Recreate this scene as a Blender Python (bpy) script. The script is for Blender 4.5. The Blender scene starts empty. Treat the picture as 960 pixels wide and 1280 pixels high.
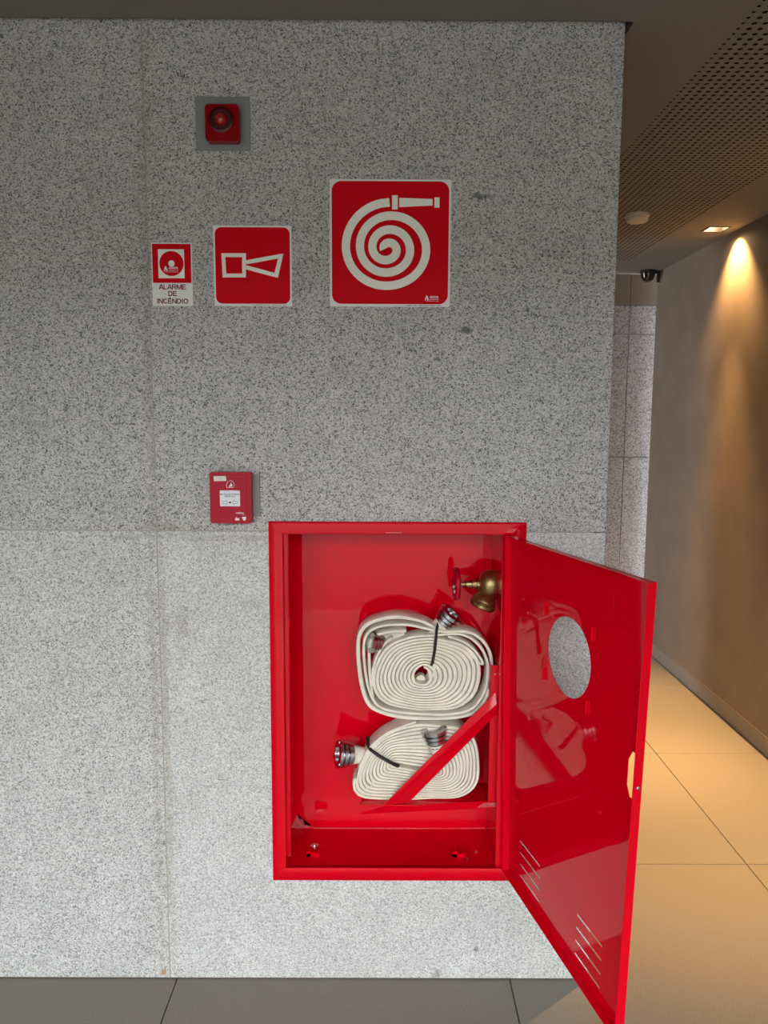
import bpy, bmesh, math, random
from mathutils import Vector, Matrix
random.seed(7)
scene = bpy.context.scene
COL = scene.collection

# ------------------------------------------------------------------ camera
F, PITCH, ROLL, YAW, CAMH, CAMD = 977.16, .120198, .0047725, .0031550, 1.6264, 2.1
_cy, _sy, _cp, _sp = math.cos(YAW), math.sin(YAW), math.cos(PITCH), math.sin(PITCH)
FW = Vector((_sy*_cp, _cy*_cp, -_sp)); _rt = Vector((_cy, -_sy, 0)); _up = _rt.cross(FW)
RT = math.cos(ROLL)*_rt + math.sin(ROLL)*_up
UP = -math.sin(ROLL)*_rt + math.cos(ROLL)*_up
CAMPOS = Vector((0, -CAMD, CAMH))
cd = bpy.data.cameras.new('camera'); cam = bpy.data.objects.new('camera', cd); COL.objects.link(cam)
cd.sensor_fit = 'HORIZONTAL'; cd.sensor_width = 36.0; cd.lens = F*36/960; cd.clip_start = .01; cd.clip_end = 200
m = Matrix((RT, UP, -FW)).transposed().to_4x4(); m.translation = CAMPOS
cam.matrix_world = m
scene.camera = cam

# ------------------------------------------------------------------ world, exposure
wd = bpy.data.worlds.new('overcast_sky'); scene.world = wd; wd.use_nodes = True
bgn = wd.node_tree.nodes['Background']
bgn.inputs[0].default_value = (.93, .97, 1.0, 1); bgn.inputs[1].default_value = 1.0
vs = scene.view_settings
vs.view_transform = 'Standard'; vs.look = 'None'; vs.gamma = 1.0; vs.use_curve_mapping = False
vs.exposure = 3.52
LAMP_W, POOL_W = 8.0, 60.0                      # each corridor downlight
LAMP_COL = (1.0, .56, .20)

# ------------------------------------------------------------------ material helpers
def mat(name, col, rough=.5, metal=0, coat=0, coat_rough=.05, spec=.5, bump=0, bscale=300, var=0, vscale=40, trans=0, emit=None, estr=0, aniso=0):
    M = bpy.data.materials.new(name); M.use_nodes = True
    nt = M.node_tree; N, L = nt.nodes, nt.links
    b = N['Principled BSDF']
    b.inputs['Base Color'].default_value = (*col, 1); b.inputs['Roughness'].default_value = rough
    b.inputs['Metallic'].default_value = metal; b.inputs['Coat Weight'].default_value = coat
    b.inputs['Coat Roughness'].default_value = coat_rough; b.inputs['Specular IOR Level'].default_value = spec
    b.inputs['Transmission Weight'].default_value = trans
    if emit: b.inputs['Emission Color'].default_value = (*emit, 1); b.inputs['Emission Strength'].default_value = estr
    tc = N.new('ShaderNodeTexCoord')
    if var:
        n = N.new('ShaderNodeTexNoise'); n.inputs['Scale'].default_value = vscale; n.inputs['Detail'].default_value = 4
        L.new(tc.outputs['Object'], n.inputs['Vector'])
        r = N.new('ShaderNodeValToRGB')
        r.color_ramp.elements[0].position = .3; r.color_ramp.elements[1].position = .7
        r.color_ramp.elements[0].color = (*[c*(1-var) for c in col], 1); r.color_ramp.elements[1].color = (*[min(1, c*(1+var)) for c in col], 1)
        L.new(n.outputs['Fac'], r.inputs[0]); L.new(r.outputs[0], b.inputs['Base Color'])
    if bump:
        n = N.new('ShaderNodeTexNoise'); n.inputs['Scale'].default_value = bscale; n.inputs['Detail'].default_value = 3
        L.new(tc.outputs['Object'], n.inputs['Vector'])
        bp = N.new('ShaderNodeBump'); bp.inputs['Strength'].default_value = bump; bp.inputs['Distance'].default_value = .002
        L.new(n.outputs['Fac'], bp.inputs['Height']); L.new(bp.outputs[0], b.inputs['Normal'])
        if coat: L.new(bp.outputs[0], b.inputs['Coat Normal'])
    return M

def granite(name, dark, mid, light, cells, soft, stains=()):
    """Flamed granite: voronoi crystals in three tones with finer noise and brownish stains along the joints."""
    M = bpy.data.materials.new(name); M.use_nodes = True
    nt = M.node_tree; N, L = nt.nodes, nt.links; b = N['Principled BSDF']
    b.inputs['Roughness'].default_value = .75; b.inputs['Specular IOR Level'].default_value = .25
    tc = N.new('ShaderNodeTexCoord')
    dn = N.new('ShaderNodeTexNoise'); dn.inputs['Scale'].default_value = cells*.7; dn.inputs['Detail'].default_value = 2
    L.new(tc.outputs['Object'], dn.inputs['Vector'])
    mx = N.new('ShaderNodeVectorMath'); mx.operation = 'SCALE'; mx.inputs['Scale'].default_value = .0045
    L.new(dn.outputs['Color'], mx.inputs[0])
    ad = N.new('ShaderNodeVectorMath'); ad.operation = 'ADD'
    L.new(tc.outputs['Object'], ad.inputs[0]); L.new(mx.outputs[0], ad.inputs[1])
    v = N.new('ShaderNodeTexVoronoi'); v.inputs['Scale'].default_value = cells; L.new(ad.outputs[0], v.inputs['Vector'])
    sp = N.new('ShaderNodeSeparateColor'); L.new(v.outputs['Color'], sp.inputs[0])
    r = N.new('ShaderNodeValToRGB'); e = r.color_ramp.elements
    e[0].position = .03; e[0].color = (*dark, 1); e[1].position = .22+soft; e[1].color = (*mid, 1)
    k = e.new(.62+soft); k.color = (*light, 1); k = e.new(.97); k.color = (*[min(.95, c*1.2) for c in light], 1)
    L.new(sp.outputs[0], r.inputs[0])
    # broad soft mottling
    n2 = N.new('ShaderNodeTexNoise'); n2.inputs['Scale'].default_value = 7; n2.inputs['Detail'].default_value = 5; n2.inputs['Roughness'].default_value = .65
    L.new(tc.outputs['Object'], n2.inputs['Vector'])
    mr = N.new('ShaderNodeMapRange'); mr.inputs[1].default_value = .3; mr.inputs[2].default_value = .7; mr.inputs[3].default_value = .9; mr.inputs[4].default_value = 1.06
    L.new(n2.outputs['Fac'], mr.inputs[0])
    ml = N.new('ShaderNodeMix'); ml.data_type = 'RGBA'; ml.blend_type = 'MULTIPLY'; ml.inputs[0].default_value = 1
    L.new(r.outputs[0], ml.inputs[6]); L.new(mr.outputs[0], ml.inputs[7])
    last = ml.outputs[2]
    # stains: (x, z, rx, rz, strength, colour)
    for (sx, sz, rx, rz, st, colr) in stains:
        s1 = N.new('ShaderNodeVectorMath'); s1.operation = 'SUBTRACT'; s1.inputs[1].default_value = (sx, 0, sz)
        n3 = N.new('ShaderNodeTexNoise'); n3.inputs['Scale'].default_value = 45; n3.inputs['Detail'].default_value = 4
        L.new(tc.outputs['Object'], n3.inputs['Vector']); L.new(tc.outputs['Object'], s1.inputs[0])
        s2 = N.new('ShaderNodeVectorMath'); s2.operation = 'MULTIPLY'; s2.inputs[1].default_value = (1/rx, 0, 1/rz); L.new(s1.outputs[0], s2.inputs[0])
        ln = N.new('ShaderNodeVectorMath'); ln.operation = 'LENGTH'; L.new(s2.outputs[0], ln.inputs[0])
        am = N.new('ShaderNodeMath'); am.operation = 'ADD'; L.new(ln.outputs['Value'], am.inputs[0])
        ns = N.new('ShaderNodeMath'); ns.operation = 'MULTIPLY_ADD'; ns.inputs[1].default_value = 3.2; ns.inputs[2].default_value = -1.6
        L.new(n3.outputs['Fac'], ns.inputs[0]); L.new(ns.outputs[0], am.inputs[1])
        m2 = N.new('ShaderNodeMapRange'); m2.inputs[1].default_value = 1.1; m2.inputs[2].default_value = .4; m2.inputs[3].default_value = 0; m2.inputs[4].default_value = st
        L.new(am.outputs[0], m2.inputs[0])
        mm = N.new('ShaderNodeMix'); mm.data_type = 'RGBA'; mm.inputs[7].default_value = (*colr, 1)
        L.new(m2.outputs[0], mm.inputs[0]); L.new(last, mm.inputs[6]); last = mm.outputs[2]
    L.new(last, b.inputs['Base Color'])
    nb = N.new('ShaderNodeTexNoise'); nb.inputs['Scale'].default_value = 240; nb.inputs['Detail'].default_value = 3
    L.new(tc.outputs['Object'], nb.inputs['Vector'])
    bp = N.new('ShaderNodeBump'); bp.inputs['Strength'].default_value = .35; bp.inputs['Distance'].default_value = .002
    L.new(nb.outputs['Fac'], bp.inputs['Height']); L.new(bp.outputs[0], b.inputs['Normal'])
    return M

DK = (.05, .05, .05); BR = (.24, .17, .10)
M_GR_UP = granite('granite_coarse', (.11, .11, .105), (.335, .33, .315), (.525, .515, .49), 330, .0,
    stains=[(.25, 2.195, .022, .010, .75, DK), (.215, 1.855, .016, .012, .75, DK), (.145, 1.78, .010, .008, .6, DK),
            (-.84, 1.65, .008, .014, .5, DK), (-.60, 1.33, .06, .012, .35, BR), (-.62, 1.9, .012, .7, .22, BR), (-.605, 2.4, .014, .2, .25, BR)])
M_GR_LO = granite('granite_fine', (.30, .30, .29), (.48, .48, .465), (.60, .60, .58), 330, .03,  # paler, flatter tones: brighter exposure painted into the lower panels
    stains=[(-.60, .75, .014, .75, .30, BR), (-.55, 1.06, .03, .05, .25, BR), (-.625, .035, .010, .012, .8, (.42, .25, .10)),
            (-.3, 1.30, .35, .010, .25, BR), (.28, .10, .006, .02, .45, DK), (.17, .02, .014, .014, .35, DK)])
M_GR_LL = granite('granite_fine_grey', (.20, .20, .19), (.42, .42, .405), (.58, .58, .56), 330, .02,  # lower panels left of the joint, extra brightness likewise put into the tones
    stains=[(-.63, .75, .012, .75, .25, BR), (-.70, 1.30, .1, .01, .3, BR), (-.625, .02, .010, .012, .8, (.42, .25, .10))])
M_GR_FAR = granite('granite_far', (.16, .155, .16), (.32, .30, .31), (.42, .40, .41), 150, .05)
M_GROUT = mat('grout', (.37, .345, .30), .9)
M_TILE = mat('floor_tile', (.215, .195, .168), .45, bump=.35, bscale=420, var=.22, vscale=300, spec=.35)
M_GAP = mat('joint_shadow_gap', (.012, .010, .009), .9)  # near-black floor seen in the tile joints
M_PLASTER = mat('plaster', (.20, .155, .118), .8, var=.10, vscale=5, bump=.1, bscale=60)
M_BASE = mat('baseboard_paint', (.26, .23, .20), .55)
M_CEIL = mat('ceiling_paint', (.20, .185, .165), .85)
M_VOID = mat('plenum_dark', (.012, .010, .009), .95, spec=0)
M_SKYBLOCK = mat('boundary_wall', (.10, .10, .095), .9, var=.2, vscale=1)
M_PAVE = mat('outdoor_paving', (.11, .11, .105), .9, var=.08, vscale=3)
M_RED = mat('red_lacquer', (.66, .0, .010), .035, spec=.26, bump=.02, bscale=22)
M_RED_SCUFF = mat('scuffed_red_paint', (.58, .09, .10), .6, var=.35, vscale=120)
M_HOSE = mat('hose_canvas', (.76, .725, .60), .85, spec=.2, bump=.25, bscale=900, var=.07, vscale=30)
M_HOSE_IN = mat('hose_lining', (.35, .33, .28), .9)
M_ALU = mat('cast_aluminium', (.56, .57, .58), .26, metal=1, bump=.1, bscale=200)
M_BRASS = mat('brass', (.37, .275, .12), .42, metal=1, bump=.3, bscale=160, var=.2, vscale=50)
M_WHEELRED = mat('wheel_red_paint', (.42, .002, .015), .3, spec=.25)
M_CHIP = mat('bare_chipped_metal', (.75, .72, .70), .5)
M_STRAP = mat('black_strap', (.012, .012, .013), .55)
M_WHITE = mat('sign_white', (.80, .80, .77), .45)
M_CREAM = mat('photoluminescent_cream', (.90, .90, .78), .5)
M_SRED = mat('sign_red', (.66, .001, .008), .5, spec=.08)
M_INK = mat('dark_red_ink', (.22, .006, .018), .6)
M_BLACK = mat('black_ink', (.02, .02, .022), .6)
M_GREY = mat('grey_plate', (.23, .24, .235), .5)
M_PLRED = mat('red_plastic', (.42, .006, .022), .35, spec=.2)
M_PLRED2 = mat('siren_red_plastic', (.27, .001, .004), .22, spec=.25)
M_DKRED = mat('siren_recess', (.05, .001, .002), .35)
M_LENS = mat('siren_lens', (.75, .02, .015), .12, trans=.5, coat=.5)
M_LABEL = mat('call_point_label', (.74, .76, .80), .4)
M_TAPE = mat('tape_label', (.72, .70, .60), .6)
M_OFFWH = mat('detector_plastic', (.62, .58, .52), .45)
M_BLKPL = mat('black_plastic', (.01, .01, .011), .3)
M_DOME = mat('smoked_dome', (.006, .006, .008), .06, coat=.6)
M_TRIM = mat('downlight_trim', (.05, .04, .03), .5)
M_BULB = mat('lamp_glow', (1, .9, .7), .4, emit=(1.0, .74, .42), estr=9)
M_SCREW = mat('steel_screw', (.6, .6, .6), .25, metal=1)

# ------------------------------------------------------------------ mesh helpers
def link(name, me, parent=None):
    o = bpy.data.objects.new(name, me); COL.objects.link(o)
    if parent: o.parent = parent
    return o
def fin(name, bm, material, parent=None, smooth=None, bevel=0, seg=2):
    bmesh.ops.recalc_face_normals(bm, faces=bm.faces[:])
    me = bpy.data.meshes.new(name); bm.to_mesh(me); bm.free()
    if material: me.materials.append(material)
    if smooth is not None:
        me.polygons.foreach_set('use_smooth', [True]*len(me.polygons))
        me.set_sharp_from_angle(angle=math.radians(smooth))
    o = link(name, me, parent)
    if bevel:
        md = o.modifiers.new('bevel', 'BEVEL'); md.width = bevel; md.segments = seg; md.limit_method = 'ANGLE'; md.angle_limit = math.radians(40)
    return o
def root(name, label, cat, loc=(0, 0, 0), group=None):
    o = link(name, None); o.location = loc
    o['label'] = label; o['category'] = cat
    if group: o['group'] = group
    return o
def tag(o, label, cat, group=None):
    o['label'] = label; o['category'] = cat
    if group: o['group'] = group
    return o
def struct(o, label=None):
    o['kind'] = 'structure'
    if label: o['label'] = label
    return o
def box(bm, x0, x1, y0, y1, z0, z1):
    v = [bm.verts.new((x, y, z)) for x in (x0, x1) for y in (y0, y1) for z in (z0, z1)]
    for f in ((0, 1, 3, 2), (4, 6, 7, 5), (0, 4, 5, 1), (2, 3, 7, 6), (0, 2, 6, 4), (1, 5, 7, 3)):
        bm.faces.new([v[i] for i in f])
def bobj(name, material, parent, *boxes, bevel=0, seg=2):
    bm = bmesh.new()
    for b in boxes: box(bm, *b)
    return fin(name, bm, material, parent, bevel=bevel, seg=seg)
def prism(bm, pts, y0, y1):
    """closed (x,z) outline extruded from y0 to y1"""
    a = [bm.verts.new((x, y0, z)) for x, z in pts]; b = [bm.verts.new((x, y1, z)) for x, z in pts]
    n = len(pts)
    fa = bm.faces.new(a); fb = bm.faces.new(list(reversed(b)))
    for i in range(n): bm.faces.new((a[i], b[i], b[(i+1) % n], a[(i+1) % n]))
    if n > 4: bmesh.ops.triangulate(bm, faces=[fa, fb])
def pobj(name, material, parent, pts, y0, y1, bevel=0, smooth=None):
    bm = bmesh.new(); prism(bm, pts, y0, y1); return fin(name, bm, material, parent, smooth=smooth, bevel=bevel)
def rrect(x0, x1, z0, z1, r, n=6):
    P = []
    for cx, cz, a0 in ((x1-r, z1-r, 0), (x0+r, z1-r, 90), (x0+r, z0+r, 180), (x1-r, z0+r, 270)):
        for i in range(n+1):
            a = math.radians(a0+90*i/n); P.append((cx+r*math.cos(a), cz+r*math.sin(a)))
    return P
def frame_of(axis):
    d = Vector(axis).normalized(); h = Vector((0, 0, 1)) if abs(d.z) < .9 else Vector((1, 0, 0))
    u = d.cross(h).normalized(); w = d.cross(u); return d, u, w
def lathe(bm, prof, origin, axis, seg=24, cap=True, closed=False):
    """prof: list of (t along axis, radius)"""
    d, u, w = frame_of(axis); o = Vector(origin); rings = []
    for t, r in prof:
        rings.append([bm.verts.new(o+d*t+(u*math.cos(2*math.pi*i/seg)+w*math.sin(2*math.pi*i/seg))*max(r, 1e-5)) for i in range(seg)])
    m_ = len(rings)
    for k in range(m_ if closed else m_-1):
        a, b = rings[k], rings[(k+1) % m_]
        for i in range(seg): bm.faces.new((a[i], a[(i+1) % seg], b[(i+1) % seg], b[i]))
    if cap and not closed:
        bm.faces.new(rings[0]); bm.faces.new(rings[-1])
def lobj(name, material, parent, prof, origin, axis, seg=24, smooth=40, closed=False):
    bm = bmesh.new(); lathe(bm, prof, origin, axis, seg, closed=closed); return fin(name, bm, material, parent, smooth=smooth)
def grid_plate(bm, xs, zs, skip, y0, y1, ax='xz'):
    """solid plate made of cells; skip(cx, cz) leaves a hole"""
    xs = sorted(set(xs)); zs = sorted(set(zs))
    on = {(i, j) for i in range(len(xs)-1) for j in range(len(zs)-1) if not skip((xs[i]+xs[i+1])/2, (zs[j]+zs[j+1])/2)}
    V = {}
    def vt(i, j, s):
        if (i, j, s) not in V:
            y = y1 if s else y0
            V[i, j, s] = bm.verts.new((xs[i], y, zs[j]) if ax == 'xz' else (xs[i], zs[j], y))
        return V[i, j, s]
    for (i, j) in on:
        for s in (0, 1): bm.faces.new((vt(i, j, s), vt(i+1, j, s), vt(i+1, j+1, s), vt(i, j+1, s)))
        for di, dj, (a, b) in ((-1, 0, ((0, 0), (0, 1))), (1, 0, ((1, 0), (1, 1))), (0, -1, ((0, 0), (1, 0))), (0, 1, ((0, 1), (1, 1)))):
            if (i+di, j+dj) not in on:
                bm.faces.new((vt(i+a[0], j+a[1], 0), vt(i+b[0], j+b[1], 0), vt(i+b[0], j+b[1], 1), vt(i+a[0], j+a[1], 1)))
def at(px, py, Y):
    """point of the photograph seen on the vertical plane y = Y"""
    d = FW + RT*((px-480)/F) - UP*((py-640)/F)
    return CAMPOS + d*((Y-CAMPOS.y)/d.y)
def xz(px, py, Y=0):
    p = at(px, py, Y); return (p.x, p.z)
def catmull(P, n=8, closed=False):
    out = []; k = len(P)
    for i in range(k if closed else k-1):
        p0 = P[(i-1) % k] if closed or i > 0 else P[0]
        p1, p2 = P[i], P[(i+1) % k]
        p3 = P[(i+2) % k] if closed or i+2 < k else P[-1]
        for j in range(n):
            t = j/n
            out.append(tuple(.5*((2*p1[c])+(-p0[c]+p2[c])*t+(2*p0[c]-5*p1[c]+4*p2[c]-p3[c])*t*t+(-p0[c]+3*p1[c]-3*p2[c]+p3[c])*t**3) for c in range(len(p1))))
    if not closed: out.append(tuple(P[-1]))
    return out
def ribbon(bm, pts, width, y0, y1, taper=False):
    """flat stroke of given width along (x,z) pts, solid between y0 and y1"""
    n = len(pts); rows = []
    for i in range(n):
        a = Vector(pts[max(0, i-1)]); b = Vector(pts[min(n-1, i+1)]); t = (b-a).normalized(); nr = Vector((-t.y, t.x))
        c = Vector(pts[i]); l, r = c+nr*width/2, c-nr*width/2
        rows.append([bm.verts.new((q.x, y, q.y)) for q in (l, r) for y in (y0, y1)])
    for i in range(n-1):
        a, b = rows[i], rows[i+1]
        for p, q in ((0, 1), (1, 3), (3, 2), (2, 0)): bm.faces.new((a[p], b[p], b[q], a[q]))
    for e in (rows[0], rows[-1]): bm.faces.new((e[0], e[1], e[3], e[2]))
def tube(bm, pts, rad, seg=8, ry=None):
    n = len(pts); rings = []; prev = None
    for i in range(n):
        t = (Vector(pts[min(n-1, i+1)])-Vector(pts[max(0, i-1)])).normalized()
        if prev is None: u = t.cross(Vector((0, 1, 0.01))).normalized()
        else: u = (prev - t*prev.dot(t)).normalized()
        prev = u; w = t.cross(u)
        rr = rad[i] if isinstance(rad, (list, tuple)) else rad
        rings.append([bm.verts.new(Vector(pts[i])+u*rr*math.cos(2*math.pi*k/seg)+w*(ry or rr)*math.sin(2*math.pi*k/seg)) for k in range(seg)])
    for i in range(n-1):
        for k in range(seg): bm.faces.new((rings[i][k], rings[i][(k+1) % seg], rings[i+1][(k+1) % seg], rings[i+1][k]))
    bm.faces.new(rings[0]); bm.faces.new(rings[-1])
def text(name, body, material, parent, x, z, size, y, align='CENTER', bold=0.0, mirror=False, sx=1.0):
    cu = bpy.data.curves.new('t', 'FONT'); cu.body = body; cu.size = 1; cu.align_x = align; cu.align_y = 'CENTER'
    cu.offset = bold; cu.extrude = .004; cu.resolution_u = 3
    t = bpy.data.objects.new('t', cu); COL.objects.link(t)
    dg = bpy.context.evaluated_depsgraph_get(); me = bpy.data.meshes.new_from_object(t.evaluated_get(dg))
    bpy.data.objects.remove(t); me.name = name
    s = size
    for v in me.vertices:
        X, Y, Z = v.co; v.co = (x+X*s*sx*(-1 if mirror else 1), y-Z*s*.2, z+Y*s)
    me.materials.clear(); me.materials.append(material)
    return link(name, me, parent)

# ================================================================== SETTING
ZC = 2.61
XW = 1.858
XL = -2.5                     # left end of the unseen porch, closed by an added wall
YF = 3.42                     # far wall of the corridor
YO = -4.0                     # front edge of the unseen porch ceiling, added to shape daylight
BLK = 2.45                    # back of the granite-clad core
XE = .609                     # free edge of the granite wall
# cabinet opening in the wall
CX0, CX1, CZ0, CZ1 = -.285, .360, .345, 1.320
CAB = (-.305, .392, .314, 1.347)     # outer flange

# floor ------------------------------------------------------------
floor = struct(bobj('floor', M_GAP, None, (XL, XW+.15, YO, YF+.2, -.10, -.006)), 'large grey porcelain floor tiles with dark joints')
TX, TY, G = .970, .962, .003
tmesh = {}
for i in range(-6, 4):
    for j in range(-8, 4):
        x0 = max(-.590+TX*i, XL); x1 = min(-.590+TX*(i+1), XW+.03); y0 = max(.598+TY*j, YO); y1 = min(.598+TY*(j+1), YF)
        if x1-x0 < .02 or y1-y0 < .02: continue
        bobj('tile', M_TILE, floor, (x0+G/2, x1-G/2, y0+G/2, y1-G/2, -.010, 0), bevel=.0012, seg=1)
struct(bobj('wall_left', M_BASE, None, (XL-.15, XL, YO, BLK, -.1, 3.2)), 'plain plaster wall closing the porch on the left')  # unseen wall added to keep side daylight off the cabinet door
sky_block = struct(bobj('wall_street', M_SKYBLOCK, None, (-40, 40, -20.5, -20, -.2, 4.9)), 'dark boundary wall across the forecourt')  # unseen, added to block the sky near the horizon
pave = struct(bobj('ground', M_PAVE, None, (-40, 40, -40, YO, -.2, -.015)), 'pale paving outside the porch')  # unseen forecourt, added dark so little daylight bounces onto the wall

# main granite wall -------------------------------------------------
def inopen(x, z): return CX0 < x < CX1 and CZ0 < z < CZ1
bm = bmesh.new(); grid_plate(bm, [XL, CX0, CX1, XE-.03], [.003, CZ0, CZ1, 2.95], inopen, .0016, BLK)
wall = struct(fin('wall_front', bm, M_GROUT), 'speckled grey granite wall carrying the fire equipment')
XJ, ZJ, PG = -.610, 1.319, .003
def panel(name, x0, x1, z0, z1, material):
    bm = bmesh.new()
    xs = [x0, x1]+[c for c in (CX0, CX1) if x0 < c < x1]; zs = [z0, z1]+[c for c in (CZ0, CZ1) if z0 < c < z1]
    grid_plate(bm, xs, zs, inopen, 0, .0300)
    return fin('granite_panel', bm, material, wall, bevel=.0012, seg=1)
h = PG/2
for x0, x1 in ((XL, XJ-3*1.219), (XJ-2*1.219, XJ-1.219), (XJ-1.219, XJ), (XJ, XE)):
    if x0 == XL: x1 = XJ-2*1.219
    right = x1 == XE
    panel('p', x0+h, x1-(0 if right else h), .004, ZJ-h, M_GR_LO if right else M_GR_LL)
    panel('p', x0+h, x1-(0 if right else h), ZJ+h, 2.93, M_GR_UP)
# return of the wall end (faces the corridor)
for z0, z1, mm in ((.004, ZJ-h, M_GR_LO), (ZJ+h, 2.93, M_GR_UP)):
    bobj('granite_panel', mm, wall, (XE-.030, XE-.0005, .0315, BLK, z0, z1))

# right corridor wall, recessed baseboard ---------------------------
wr = struct(bobj('wall_right', M_PLASTER, None, (XW, XW+.15, YO, 3.33, .105, 2.9)), 'beige plaster corridor wall washed by warm downlights')
bb = struct(bobj('baseboard_right', M_BASE, None, (XW+.018, XW+.14, YO, 3.33, 0, .103)), 'recessed grey-brown baseboard along the corridor')
bobj('bead', M_PLASTER, wr, (XW-.002, XW+.004, YO, 3.33, .101, .107))
# far wall
wb = struct(bobj('wall_back', M_GROUT, None, (XL, XW+1.2, YF+.03, YF+.2, 0, 2.9)), 'far corridor end wall clad in granite below a pale band')
for z0, z1, mm in ((.004, 1.355, M_GR_FAR), (1.359, 2.205, M_GR_FAR), (2.209, 2.40, M_GR_FAR), (2.403, 2.9, M_PLASTER)):
    for k in range(5):
        x0 = XW+1.2-1.35*(k+1); bobj('granite_panel' if mm is M_GR_FAR else 'plaster_band', mm, wb, (x0+.002, x0+1.348, YF, YF+.03, z0, z1))

# ceiling -------------------------------------------------------------
PX0, PX1, PY0, PY1 = .886, .886+24*.0275, -2.2, 2.95
LAMPS = [(1.734, 2.115), (1.734, .90)]
LH = .052
def noceil(x, y):
    if x < XE+.018 and -.020 < y < BLK+.02: return True
    if PX0 < x < PX1 and PY0 < y < PY1: return True
    return any(abs(x-a) < LH and abs(y-b) < LH for a, b in LAMPS)
xs = [XL, XE+.018, PX0, PX1, XW+1.2]; ys = [YO, -.020, BLK+.02, PY0, PY1, YF+.2]
for a, b in LAMPS: xs += [a-LH, a+LH]; ys += [b-LH, b+LH]
bm = bmesh.new(); grid_plate(bm, xs, ys, noceil, ZC, ZC+.014, ax='xy')
ceil = struct(fin('ceiling', bm, M_CEIL), 'grey-brown plasterboard ceiling with a perforated strip')
bobj('slab', M_VOID, ceil, (XL, XW+1.2, YO, YF+.2, 2.9, 3.2))  # unseen slab added to block the sky above the ceiling
bobj('fascia', M_CEIL, ceil, (XL, XW+1.2, YO-.03, YO, ZC, 3.2))  # unseen porch edge, added to close the plenum against daylight
bobj('shadow_gap_trim', M_CEIL, ceil, (XL, XE+.016, -.021, -.018, ZC, ZC+.05), (XE+.016, XE+.019, -.021, BLK+.02, ZC, ZC+.05))
# perforated strip: a plate with real round holes
PIT, HR = .0275, .0070
bm = bmesh.new(); nx = 24; ny = int((PY1-PY0)/PIT); sg = 8
V = {}
def gv(i, j):
    if (i, j) not in V: V[i, j] = bm.verts.new((PX0+i*PIT, PY0+j*PIT, ZC))
    return V[i, j]
def mid(i0, j0, i1, j1):
    k = ('m', i0+i1, j0+j1)
    if k not in V: V[k] = bm.verts.new((PX0+(i0+i1)/2*PIT, PY0+(j0+j1)/2*PIT, ZC))
    return V[k]
for i in range(nx):
    for j in range(ny):
        r_ = HR*(.72 if i == 0 else 1)
        cx, cy = PX0+(i+.5)*PIT, PY0+(j+.5)*PIT
        outer = [mid(i+1, j, i+1, j+1), gv(i+1, j+1), mid(i, j+1, i+1, j+1), gv(i, j+1), mid(i, j, i, j+1), gv(i, j), mid(i, j, i+1, j), gv(i+1, j)]
        inn = [bm.verts.new((cx+r_*math.cos(math.pi/4*k), cy+r_*math.sin(math.pi/4*k), ZC)) for k in range(8)]
        up = [bm.verts.new((v.co.x, v.co.y, ZC+.005)) for v in inn]
        for k in range(8):
            k2 = (k+1) % 8
            bm.faces.new((outer[k], outer[k2], inn[k2], inn[k])); bm.faces.new((inn[k], inn[k2], up[k2], up[k])).material_index = 1  # shade inside the holes put into near-black hole walls
pp = fin('perforated_panel', bm, M_CEIL, ceil); pp.data.materials.append(M_VOID)
bobj('acoustic_backing', M_VOID, ceil, (PX0-.02, PX1+.02, PY0-.02, PY1+.02, ZC+.03, ZC+.05))
bobj('panel_closer', M_CEIL, ceil, (PX0, PX1, PY0+ny*PIT, PY1, ZC, ZC+.012))

# ================================================================== FIRE HOSE CABINET
cab = root('fire_hose_cabinet', 'red steel fire hose cabinet with open door set into the granite wall', 'cabinet', (0, 0, 0))
D0 = .206
IX0, IX1, IZ0, IZ1 = -.281, .330, .351, 1.316     # inside of the box
bobj('back_panel', M_RED, cab, (IX0-.002, IX1+.002, D0, D0+.002, IZ0-.002, IZ1+.002))
bobj('side_panel', M_RED, cab, (IX0-.002, IX0, .0, D0, IZ0, IZ1))
bobj('side_panel', M_RED, cab, (IX1, IX1+.002, .0, D0, IZ0, IZ1))
bobj('bottom_panel', M_RED, cab, (IX0, IX1, .0, D0, IZ0-.002, IZ0))
bobj('top_panel', M_RED, cab, (IX0, IX1, .0, D0, IZ1, IZ1+.002))
# mitred flange: four mouldings with a rounded outer edge
def moulding(p_out0, p_out1, p_in0, p_in1, name='frame_rail'):
    """one side of the picture frame; outer and inner corners in (x, z)"""
    bm = bmesh.new(); prof = [(0, -.0005), (0, -.010), (.12, -.0125), (.80, -.0125), (1, -.0105), (1, .004)]
    rows = []
    for (o, i_) in ((p_out0, p_in0), (p_out1, p_in1)):
        rows.append([bm.verts.new((o[0]+(i_[0]-o[0])*t, y, o[1]+(i_[1]-o[1])*t)) for t, y in prof])
    for k in range(len(prof)-1): bm.faces.new((rows[0][k], rows[1][k], rows[1][k+1], rows[0][k+1]))
    bm.faces.new((rows[0][-1], rows[1][-1], rows[1][0], rows[0][0]))
    for r_ in rows: bm.faces.new(r_)
    return fin(name, bm, M_RED, cab, smooth=30)
O = [(CAB[0], CAB[2]), (CAB[1], CAB[2]), (CAB[1], CAB[3]), (CAB[0], CAB[3])]
I = [(-.268, .351), (.350, .351), (.350, 1.313), (-.268, 1.313)]
for k in range(4):
    e = Vector((O[(k+1) % 4][0]-O[k][0], O[(k+1) % 4][1]-O[k][1])).normalized()*.0003
    moulding((O[k][0]+e.x, O[k][1]+e.y), (O[(k+1) % 4][0]-e.x, O[(k+1) % 4][1]-e.y), (I[k][0]+e.x, I[k][1]+e.y), (I[(k+1) % 4][0]-e.x, I[(k+1) % 4][1]-e.y))
bobj('hinge_jamb', M_RED, cab, (IX1+.0005, .3495, .002, .004, .3515, 1.3125))
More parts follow.
